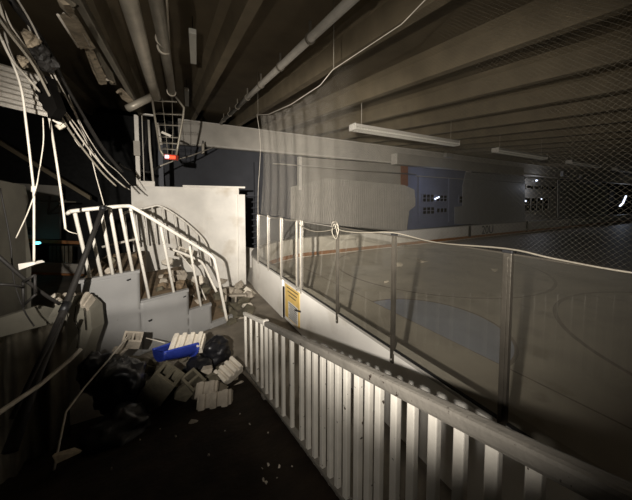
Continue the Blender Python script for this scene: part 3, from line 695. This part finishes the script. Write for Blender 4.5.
bag(pt(97, 372, 3.9), (.24, .24, .28), 'black bag in the dark below the broken block wall', 21)
bag(pt(120, 430, 3.1), (.32, .3, .2), 'low black bag heaped at the left edge of the ramp', 31)
# rubble heap on and behind the stairs and beside the white wall
hollow_block(pt(178, 276, 6.6), (.34, .2, .2), axes(.4, .2, .5), 'concrete', 'grey hollow block in the rubble on the stair treads')
hollow_block(pt(184, 253, 7.6), (.42, .24, .22), axes(.2, .4, 1.2), 'concrete_white', 'pale hollow block perched on the top of the stair rubble')
chunk(pt(168, 262, 6.8), .17, 'concrete_white', 'pale angular chunk left of the stair rubble')
chunk(pt(199, 280, 6.6), .2, 'concrete_white', 'pale slab chunk under the fallen rail')
chunk(pt(203, 290, 6.9), .26, 'concrete_dark', 'dark chunk beneath the pale slab under the rail')
for i in range(22):
    w_ = random.uniform(.25, 2.3); s_ = random.choice([random.uniform(.1, .8), random.uniform(1.0, 1.75), random.uniform(1.85, 2.3)])
    hh = -1.36 if s_ < .87 else (-1.97 if s_ < 1.8 else -2.45); q_ = random.uniform(.06, .15)
    chunk(spos(s_, hh+q_*.4, w_), q_, random.choice(['tread', 'concrete', 'concrete_dark']), 'lump of debris littering the brown stair treads', 'litter on the stair treads')
chunk(pt(190, 262, 7.0), .16, 'concrete_dark', 'dark lump beside the perched pale block')
for i, (x, y, d, s) in enumerate(((228, 291, 8.2, .22), (241, 291, 9.3, .22), (236, 308, 7.6, .28), (244, 318, 7.0, .2), (228, 316, 7.2, .2), (250, 300, 8.5, .25), (222, 281, 9.2, .18), (247, 307, 7.7, .2), (232, 323, 6.6, .17), (240, 284, 9.3, .2))):
    chunk(pt(x, y, d), s, ('concrete', 'concrete_white', 'concrete_dark')[i % 3], 'broken masonry chunk in the heap between stairs and rink boards', 'heap beside the rink boards')
hollow_block(pt(236, 299, 8.0), (.62, .3, .26), axes(-.3, .05, 1.45), 'concrete', 'hollow block lying on its side in the heap by the wall')
hollow_block(pt(249, 293, 8.6), (.44, .26, .24), axes(.9, .5, .6), 'concrete_white', 'tilted pale hollow block against the curved rink boards')
for i in range(26):   # base of the heap so nothing hovers
    x = random.uniform(219, 250); d = random.uniform(6.6, 9.2); p = pt(x, 310, d); p.z = random.uniform(.02, .18)
    if p.x > 2.2 or p.y > 9.4: continue
    chunk(p, random.uniform(.14, .26), random.choice(['concrete', 'concrete_dark']), 'broken masonry chunk in the heap between stairs and rink boards', 'heap beside the rink boards')
for i in range(30):   # under the blocks in front of the stairs
    x = random.uniform(110, 236); d = random.uniform(3.9, 5.0); p = pt(x, 380, d); p.z = max(ramp_z(p.y), 0)+random.uniform(.0, .22)
    if p.x > .9: continue
    chunk(p, random.uniform(.1, .2), random.choice(['concrete_dark', 'concrete_dark', 'fabric']), 'dirty masonry chunk in the heap in front of the stairs', 'heap in front of the stairs')
for (x, y) in ((209, 456), (262, 470), (268, 466), (279, 468), (266, 484), (277, 480), (112, 470), (160, 430), (225, 432), (268, 434), (292, 468), (240, 415), (176, 437), (140, 441), (264, 481), (250, 425)):
    p = gp(x, y, .015); chunk(p, random.uniform(.007, .018), 'concrete', 'small crumb of concrete scattered on the dark ramp', 'crumbs on the ramp', 9)
# ---------------------------------------------------------------- littered left side: low block wall, sheet, posts
def slab(name, pix, d0, th, m, **k):
    return MB().prism([pt(x, y, d) for x, y, d in pix], F0*th).build(name, m, **k)
blk = slab('broken_wall', [(58, 302, 3.9), (66, 300, 3.95), (72, 306, 4.0), (82, 302, 4.1), (90, 309, 4.2), (92, 330, 4.2), (84, 352, 4.1), (76, 400, 4.0), (20, 440, 3.4), (-40, 420, 3.0), (-40, 330, 3.0), (20, 312, 3.5), (48, 318, 3.8)], 0, .25, 'greywall', label='broken grey block wall stub at the left, cracked at the top', cat='wall stub')
for P in ([(62, 303), (65, 318), (60, 330), (63, 350)], [(76, 306), (74, 320), (79, 330), (77, 348)], [(84, 308), (86, 330)], [(47, 322), (49, 345)], [(5, 360), (18, 358)]):
    MB().tube([pt(x, y, 3.9) for x, y in P] if False else [pt(x, y, 2.92+.0135*x) for x, y in P], .006, 5).build('crack', 'dark', blk)
fluted_block(pt(76, 303, 4.2), (.42, .22, .2), axes(-YAW+.1, 0, .6), 'concrete', 'lit ribbed block on top of the broken wall stub', 4)
chunk(pt(56, 297, 4.1), .09, 'concrete_white', 'pale lump on the wall stub below the fallen conduit')
# left full height wall edge
mb = MB(); mb.prism([pt(-60, 170, 3.2), pt(-60, 420, 3.2), pt(19, 420, 4.6), pt(19, 262, 4.6), pt(12, 215, 4.5), pt(16, 200, 4.6), pt(12, 185, 4.5)], F0*.2)
struct('wall_stub', mb, 'greywall')
# drooping sheet (curved cloth) in lower left
bm = bmesh.new(); rows = []
for i in range(31):
    row = []
    for j in range(25):
        u, v = i/30, j/24
        x = -30+ (96-12*v+60*v*0)*u + 20*v*u; y = 345+175*v-25*u*(1-v)
        d = 2.6+.9*u-.5*v+.05*math.sin(u*19+v*4)+.03*math.sin(u*37)
        row.append(bm.verts.new(pt(x, y, d)))
    rows.append(row)
for i in range(30):
    for j in range(24): f = bm.faces.new((rows[i][j], rows[i+1][j], rows[i+1][j+1], rows[i][j+1])); f.smooth = True
bmesh.ops.solidify(bm, geom=bm.faces[:], thickness=.01); o = MB(); o.bm.free(); o.bm = bm; o.build('hanging_sheet', 'fabric', label='dusty grey sheet draped over the left edge of the ramp', cat='sheet')
# black leaning post
r = empty('black_post', pt(12, 450, 2.4), 'long black pole leaning across the left from the floor to the stair rail', 'pole')
MB().tube([pt(103, 208, 4.3), pt(84, 258, 4.0), pt(65, 308, 3.5), pt(38, 372, 2.9), (pt(10, 452, 2.4))], [.034, .036, .042, .05, .058], 12).build('shaft', 'rubber', r)
MB().tube([pt(103.5, 206, 4.3), pt(102.5, 210, 4.3)], .05, 12).build('tip_collar', 'black', r); MB().tube([pt(67, 303, 3.55), pt(63, 312, 3.46)], .052, 12).build('coupling', 'black', r)
MB().tube([pt(62, 318, 3.1), pt(40, 360, 2.8), pt(12, 418, 2.35)], .022, 8).build('dark_brace', 'rubber', label='thin dark strut beside the leaning black pole', cat='pole')
MB().tube([pt(-12, 420, 2.1), pt(0, 412, 2.2), pt(40, 385, 2.7), pt(72, 358, 3.1), pt(81, 349, 3.2)], .022, 10).build('fallen_pole', 'cable', label='pale pole lying diagonally over the sheet at lower left', cat='pole')
MB().tube([pt(128, 336, 4.0), pt(110, 358, 3.7), pt(84, 388, 3.2), pt(66, 412, 2.9), pt(60, 440, 2.7), pt(54, 470, 2.5)], .011, 8).build('strap', 'cable', label='thin pale strap running from the stair side down to the sheet', cat='strap')
MB().tube([pt(146, 338, 4.5), pt(158, 341, 4.5), pt(165, 343, 4.5)], .008, 6).build('wire_scrap', 'cable', label='short pale wire against the grey stair side', cat='wire')
slab('board_scrap', [(52, 456, 2.5), (72, 450, 2.7), (80, 453, 2.7), (56, 464, 2.5)], 0, .03, 'wood', label='scrap of board at the foot of the sheet', cat='board')
# ---------------------------------------------------------------- cables and conduit, upper left
def cab(name, P, rr, m, lab, cat='cable', n=7, sm=5): return MB().tube(smooth_path([pt(*p) for p in P], sm), rr, n).build(name, m, label=lab, cat=cat)
cab('hanging_conduit', [(-6, 20, 2.6), (0, 36, 2.7), (14, 66, 2.8), (22, 92, 2.85), (26, 122, 2.9), (31, 165, 2.95), (33.7, 192, 3), (34, 225, 3), (34, 262, 3)], .011, 'conduit', 'white conduit hanging down at the far left to a loose box', 'conduit')
cab('hanging_conduit', [(45, 104, 3.4), (50, 122, 3.4), (57, 165, 3.4), (62, 200, 3.4), (65.5, 229, 3.4)], .013, 'conduit', 'white conduit hanging just left of the stair railing', 'conduit')
cab('loose_wire', [(43, 118, 3.1), (43.5, 140, 3.1), (41, 160, 3.1), (36, 188, 3.0), (28, 212, 3.0), (16, 238, 3.0)], .006, 'cable', 'thin pale wire curving past the far left conduit', 'cable')
cab('wire_tail', [(65.5, 229, 3.4), (70, 232, 3.4), (78, 234, 3.5)], .006, 'cable', 'short wire tail at the foot of the conduit by the railing')
MB().prism([pt(18, 264, 3), pt(33, 262, 3), pt(36, 264, 3), (pt(19, 270, 3))], F0*.1).build('loose_box', 'white', label='white box dangling from the far left conduit', cat='box')
MB().tube([pt(33.7, 186, 3), pt(33.7, 192, 3)], .022, 8).build('conduit_coupling', 'conduit', label='coupling on the far left conduit', cat='fitting')
bun = [([(-4, -6, 2.4), (8, 28, 2.6), (30, 55, 2.9), (55, 98, 3.3), (82, 140, 3.9), (108, 172, 4.5), (126, 188, 5)], .016, 'cable', 'pale cable in the hanging bundle, lowest along its left side'),
       ([(-6, 12, 2.4), (10, 34, 2.55), (34, 66, 2.9), (52, 100, 3.2), (72, 134, 3.7), (100, 170, 4.3), (116, 186, 4.6)], .018, 'galv', 'grey cable in the bundle, sweeping from the left edge'),
       ([(14, -6, 2.6), (34, 28, 2.9), (54, 74, 3.3), (74, 112, 3.8), (92, 150, 4.4), (112, 176, 4.8), (130, 190, 5.2)], .013, 'conduit', 'bright thin cable on the right side of the bundle'),
       ([(0, 0, 2.5), (10, 24, 2.6), (18, 36, 2.7), (34, 60, 3.0), (60, 104, 3.4), (78, 128, 3.8), (88, 146, 4.1), (96, 176, 4.3), (104, 205, 4.4)], .010, 'cable', 'slim pale cable dropping from the bundle to the railing top'),
       ([(2, 40, 2.6), (12, 60, 2.7), (26, 76, 2.9), (40, 92, 3.1)], .016, 'cable', 'short pale cable crossing behind the torn panel'),
       ([(4, 32, 2.8), (10, 50, 2.8), (16, 66, 2.85)], .014, 'conduit', 'short bright pipe stub above the torn panel'),
       ([(16, -4, 2.8), (30, 30, 3.0), (44, 62, 3.3), (60, 92, 3.6)], .011, 'conduit', 'bright wire running along the black cable'),
       ([(68, 95, 3.7), (80, 122, 4.0), (90, 140, 4.2), (104, 160, 4.6), (118, 172, 5.0), (130, 185, 5.4)], .009, 'cable', 'fine cable fanning out at the lower end of the bundle'),
       ([(76, 128, 3.9), (74, 138, 3.9), (82, 148, 3.95), (84, 140, 3.95)], .006, 'cable', 'tiny curled wire end below the bundle')]
for P, rr, m, lab in bun: cab('bundle_cable', P, rr*.72, m, lab)
cab('black_cable', [(6, -8, 2.7), (18, 10, 2.8), (38, 34, 3.1), (52, 58, 3.3), (62, 80, 3.6), (84, 118, 4.2), (104, 150, 4.8), (122, 172, 5.3)], .030, 'rubber', 'thick black cable along the right side of the bundle')
cab('black_cable', [(118, 163, 7.6), (128, 169.5, 8.2), (138, 170, 8.6), (150, 172, 8.8), (160, 166, 8.6)], .04, 'rubber', 'black cable sagging in front of the white column')
cab('black_cable', [(138, 170, 8.6), (136.5, 185, 8.6), (135, 208, 8.4)], .035, 'rubber', 'black cable dropping from the column to the back railing')
cab('black_cable', [(140, 187, 8.9), (150, 202, 8.8), (154, 206, 8.8)], .03, 'rubber', 'black cable slanting down the white wall')
cab('black_cable', [(157, 188, 9.1), (164, 200, 9.1), (158, 203, 9.1), (160, 207, 9.0)], .016, 'rubber', 'thin black wire kinked on the white wall')
cab('black_cable', [(0, 188, 3.3), (10, 240, 3.3), (14, 280, 3.2), (24, 310, 3.1), (34, 326, 3.0)], .008, 'rubber', 'thin black wire hanging over the left grey wall')
cab('dark_rod', [(-6, 252, 2.9), (12, 268, 3.0), (38, 290, 3.2), (60, 304, 3.4)], .02, 'rubber', 'dark rod slanting down from the left edge to the wall stub', 'rod', 7, 2)
cab('dark_rod', [(-4, 284, 2.8), (14, 285, 2.9), (22, 287, 3.0)], .016, 'rubber', 'short dark rod sticking out from the left edge', 'rod', 7, 2)
r = empty('steel_bracket', pt(24, 307, 3), 'dark triangular steel bracket hanging by the left wall', 'bracket')
for P in ([(23, 282), (23.5, 307)], [(23, 282), (35, 275)], [(35, 275), (35, 294)], [(25, 304), (36, 294)]): MB().tube([pt(x, y, 3.05) for x, y in P], .014, 6).build('bracket_arm', 'rubber', r)
# clamp with pale fitting on the bundle
r = empty('cable_clamp', pt(60, 130, 3.5), 'bright metal clamp holding the hanging bundle', 'clamp')
MB().box(pt(58, 121, 3.45), (.09, .06, .07), axes(.4, .6, .2), .012).build('body', 'conduit', r); MB().box(pt(61, 126, 3.5), (.07, .05, .09), axes(.2, .9, .3), .01).build('jaw', 'galv', r)
# torn corrugated panel
r = empty('corrugated_panel', pt(20, 110, 3.3), 'bright corrugated panel end with a torn edge at the upper left', 'panel')
bm = bmesh.new(); R_ = []
for i in range(25):
    v = i/24; yl = 62+44*v; xr_ = 43-9*math.sin(v*PI)*(1-v)+7*v+1.5*math.sin(v*23); yr = 76+41*v
    d_ = .05*(1 if (i % 6) in (1, 2, 3) else 0)
    R_.append([bm.verts.new(pt(-25+(xr_+25)*u, (yl-6)+(yr-yl+6)*u, 3.3-d_)) for u in (0, .25, .5, .75, 1)])
for i in range(24):
    for j in range(4): bm.faces.new((R_[i][j], R_[i][j+1], R_[i+1][j+1], R_[i+1][j]))
bmesh.ops.solidify(bm, geom=bm.faces[:], thickness=.03); o = MB(); o.bm.free(); o.bm = bm; o.build('sheet', 'white', r)
MB().prism([pt(x, y, 3.15) for x, y in ((45, 75), (41, 79), (34, 86), (36, 90), (34.5, 92), (38, 96), (38.5, 101), (42, 104), (43, 109), (47, 112), (48, 118), (52, 116), (57, 108), (53, 97), (48, 85))], F0*.12).build('torn_core', 'dark', r)
# insulation lumps on the bundle
for i, (x, y, d, s, m, lab) in enumerate(((28, 40, 2.9, .085, 'wood', 'pale wad of insulation caught in the cables'), (38, 52, 3.0, .09, 'rubber', 'black lump of torn insulation below the pale wad'), (46, 62, 3.1, .1, 'rubber', 'lower black lump of torn insulation on the thick cable'), (20, 62, 2.9, .06, 'wood', 'brown scrap wedged above the torn panel'))):
    bm = bmesh.new(); bmesh.ops.create_icosphere(bm, subdivisions=3, radius=1)
    for v in bm.verts: v.co = v.co*s*(1+.5*noise.noise(v.co*2.3+V((i*7, 0, 0)))); 
    bmesh.ops.translate(bm, verts=bm.verts, vec=pt(x, y, d)); o = MB(); o.bm.free(); o.bm = bm; o.build('insulation', m, label=lab, cat='insulation')
# torn debris hanging below the beam at x = -1.08
def hangp(name, pix, d, th, m, lab):
    return MB().prism([pt(x, y, d+(y-30)*.035) for x, y in pix], F0*th).build(name, m, label=lab, cat='debris')
o = hangp('torn_ceiling_sheet', [(57.5, 15), (64, 13), (68, 15), (72, 12.5), (80, 24), (87, 37), (93, 46), (88, 48), (84, 46), (78, 47.5)], 3.4, .05, 'wood', 'ribbed broken panel hanging under the left roof beam')
for a_, b_ in (((58, 15), (78, 47)), ((71, 13), (90, 46)), ((64, 14), (83, 45))):
    MB().tube([pt(a_[0], a_[1], 2.86), pt(b_[0], b_[1], 3.97)], .014, 6).build('rib', 'cable', o)
hangp('hanging_board', [(57, 0), (64, 0), (70, 9), (66, 13), (60, 7)], 3.2, .05, 'wood', 'jagged board end at the top edge above the ribbed panel')
hangp('hanging_board', [(84, 48), (90, 46), (97, 62), (103, 74), (105, 83), (99, 84), (92, 70)], 3.6, .05, 'wood', 'jagged strip of board hanging below the ribbed panel')
hangp('hanging_board', [(91, 47), (95, 46), (104, 62), (111, 72), (115, 84), (110, 84), (102, 70)], 3.7, .04, 'fabric', 'darker strip of board beside the jagged one')
hangp('hanging_board', [(117, 90), (121, 88), (127, 94), (133, 101), (128, 103), (122, 99)], 4.0, .05, 'wood', 'small board scrap at the lower end of the left beam')
for i, (x, y) in enumerate(((88, 54), (94, 58), (99, 66), (104, 76), (108, 80), (112, 82), (118, 92), (76, 8), (70, 3))):
    chunk(pt(x, y, 3.6+(y-30)*.035), .045, random.choice(['wood', 'concrete', 'fabric']), 'small shred of ceiling board caught under the left roof beam', 'shreds under the left beam', 8)
MB().bar(pt(72, -12, 3.1), pt(136, 103, 7.0), .09, .12, .01).build('edge_angle', 'galv_dark', label='long pale angle strip along the left roof beam', cat='strip')

# ---------------------------------------------------------------- far left background hall
panelY('wall_hall', [(14, 183), (60, 186), (60, 239), (14, 239)], 15.0, .15, 'palewall', kind='structure')
panelY('trim_8', [(14, 238.5), (84, 241.5), (84, 244.5), (14, 242)], 14.7, .1, 'kick', kind='structure')
panelY('hall_board', [(18, 262), (84, 264.5), (84, 274), (18, 272)], 13.5, .12, 'palewall', label='low pale barrier board in the hall at the far left', cat='barrier')
panelY('trim_9', [(18, 272), (84, 274.5), (84, 276), (18, 274)], 13.4, .1, 'kick', kind='structure')
for q, (x0, x1) in enumerate(((21, 33), (38, 48))):
    panelY('window_%d' % (20+q), [(x0, 245), (x1, 245.5), (x1, 260), (x0, 260)], 14.6, .1, 'dark', kind='structure')
for x0 in (49, 53, 57, 61, 65, 69):
    panelY('curtain_strip', [(x0, 246), (x0+3, 246), (x0+3, 263), (x0, 263)], 14.5, .08, 'fabric', label='dull vertical strip beside the dark hall windows', cat='curtain', group='strips in the hall')
p = onY(37.3, 243, 14.0); bm = bmesh.new(); bmesh.ops.create_icosphere(bm, subdivisions=2, radius=1)
for v in bm.verts: v.co = V((v.co.x*.11, v.co.y*.05, v.co.z*.06))+p
o = MB(); o.bm.free(); o.bm = bm; o.build('hall_lamp', 'cyan', label='tiny cyan lamp glowing in the hall at the far left', cat='lamp')
o = MB()
for P in ([(48, 214), (50, 196)], [(48, 214), (60, 213)], [(48, 214), (66, 200)], [(0, 200), (76, 202)]): o.tube([onY(x, y, 13.8) for x, y in P], .035, 6)
o.build('roof_truss', 'galv_dark', label='thin dark truss rods in the hall at the far left', cat='truss')
MB().prism([onY(-30, 122, 13.6), onY(90, 196, 13.6), onY(90, 200, 13.6), onY(-30, 127, 13.6)], (0, .3, 0)).build('fallen_girder', 'beam', label='long girder sloping down in the dark at the far left', cat='girder')
panelY('wall_lamp', [(6, 207), (10, 206), (12, 222), (14, 226), (8, 226), (9, 222), (6, 214)], 11.0, .1, 'white', label='small white fitting on the dark wall at the far left', cat='fitting')
for i in range(9):
    t = i/8; far_text  # hall sign lettering is unreadable: short dark strokes
sg = panelY('hall_sign', [(16, 227), (32, 227), (32, 235), (16, 235)], 14.9, .03, 'greywall', label='small dark lettered sign in the hall at the far left', cat='sign')
for i, (x0, x1, y) in enumerate(((17, 20, 229), (21, 24, 229), (25, 27, 229), (28, 31, 229), (18, 23, 232.5), (24, 30, 232.5))):
    a = onY(x0, y, 14.85); b = onY(x1, y+1.5, 14.85); MB().box(((a.x+b.x)/2, 14.87, (a.z+b.z)/2), (b.x-a.x, .02, abs(a.z-b.z))).build('letter_stroke', 'ink', sg)

# ================================================================ LIGHT
w = bpy.data.worlds.new('world'); scn.world = w; w.use_nodes = True
w.node_tree.nodes['Background'].inputs[0].default_value = (.6, .65, .8, 1); w.node_tree.nodes['Background'].inputs[1].default_value = .0
def spot(name, loc, target, power, size, blend, rad, col):
    l = bpy.data.lights.new(name, 'SPOT'); l.energy = power; l.spot_size = math.radians(size); l.spot_blend = blend; l.shadow_soft_size = rad; l.color = col
    o = bpy.data.objects.new(name, l); C.objects.link(o); o.location = loc; o.rotation_euler = (V(target)-V(loc)).to_track_quat('-Z', 'Y').to_euler(); return o
LP = V((-.78, -.12, 3.34))
spot('torch_spill', LP, pt(150, 215, 9), 330, 140, 1.0, .03, (1, .93, .84))
spot('torch_beam', LP, pt(215, 215, 9), 2700, 64, 1.0, .03, (1, .93, .84))
spot('torch_hotspot', LP, pt(335, 200, 16), 5600, 54, 1.0, .03, (1, .93, .84))
spot('torch_wide', LP, pt(440, 212, 14), 1800, 72, 1.0, .03, (1, .93, .84))
def point(name, loc, e, col, r_=.2):
    l = bpy.data.lights.new(name, 'POINT'); l.energy = e; l.color = col; l.shadow_soft_size = r_; o = bpy.data.objects.new(name, l); C.objects.link(o); o.location = loc
point('blue_room_lamp', onY(440, 186, 15.0), 26, (.6, .72, 1), .5)
point('right_lamp', onY(622, 197, 16.2), 110, (.7, .8, 1), .1)
point('office_lamp', onY(540, 187, 15.4), 45, (.8, .85, 1), .1)
scn.view_settings.view_transform = 'Standard'; scn.view_settings.look = 'None'; scn.view_settings.gamma = 1; scn.view_settings.use_curve_mapping = False
scn.view_settings.exposure = 0
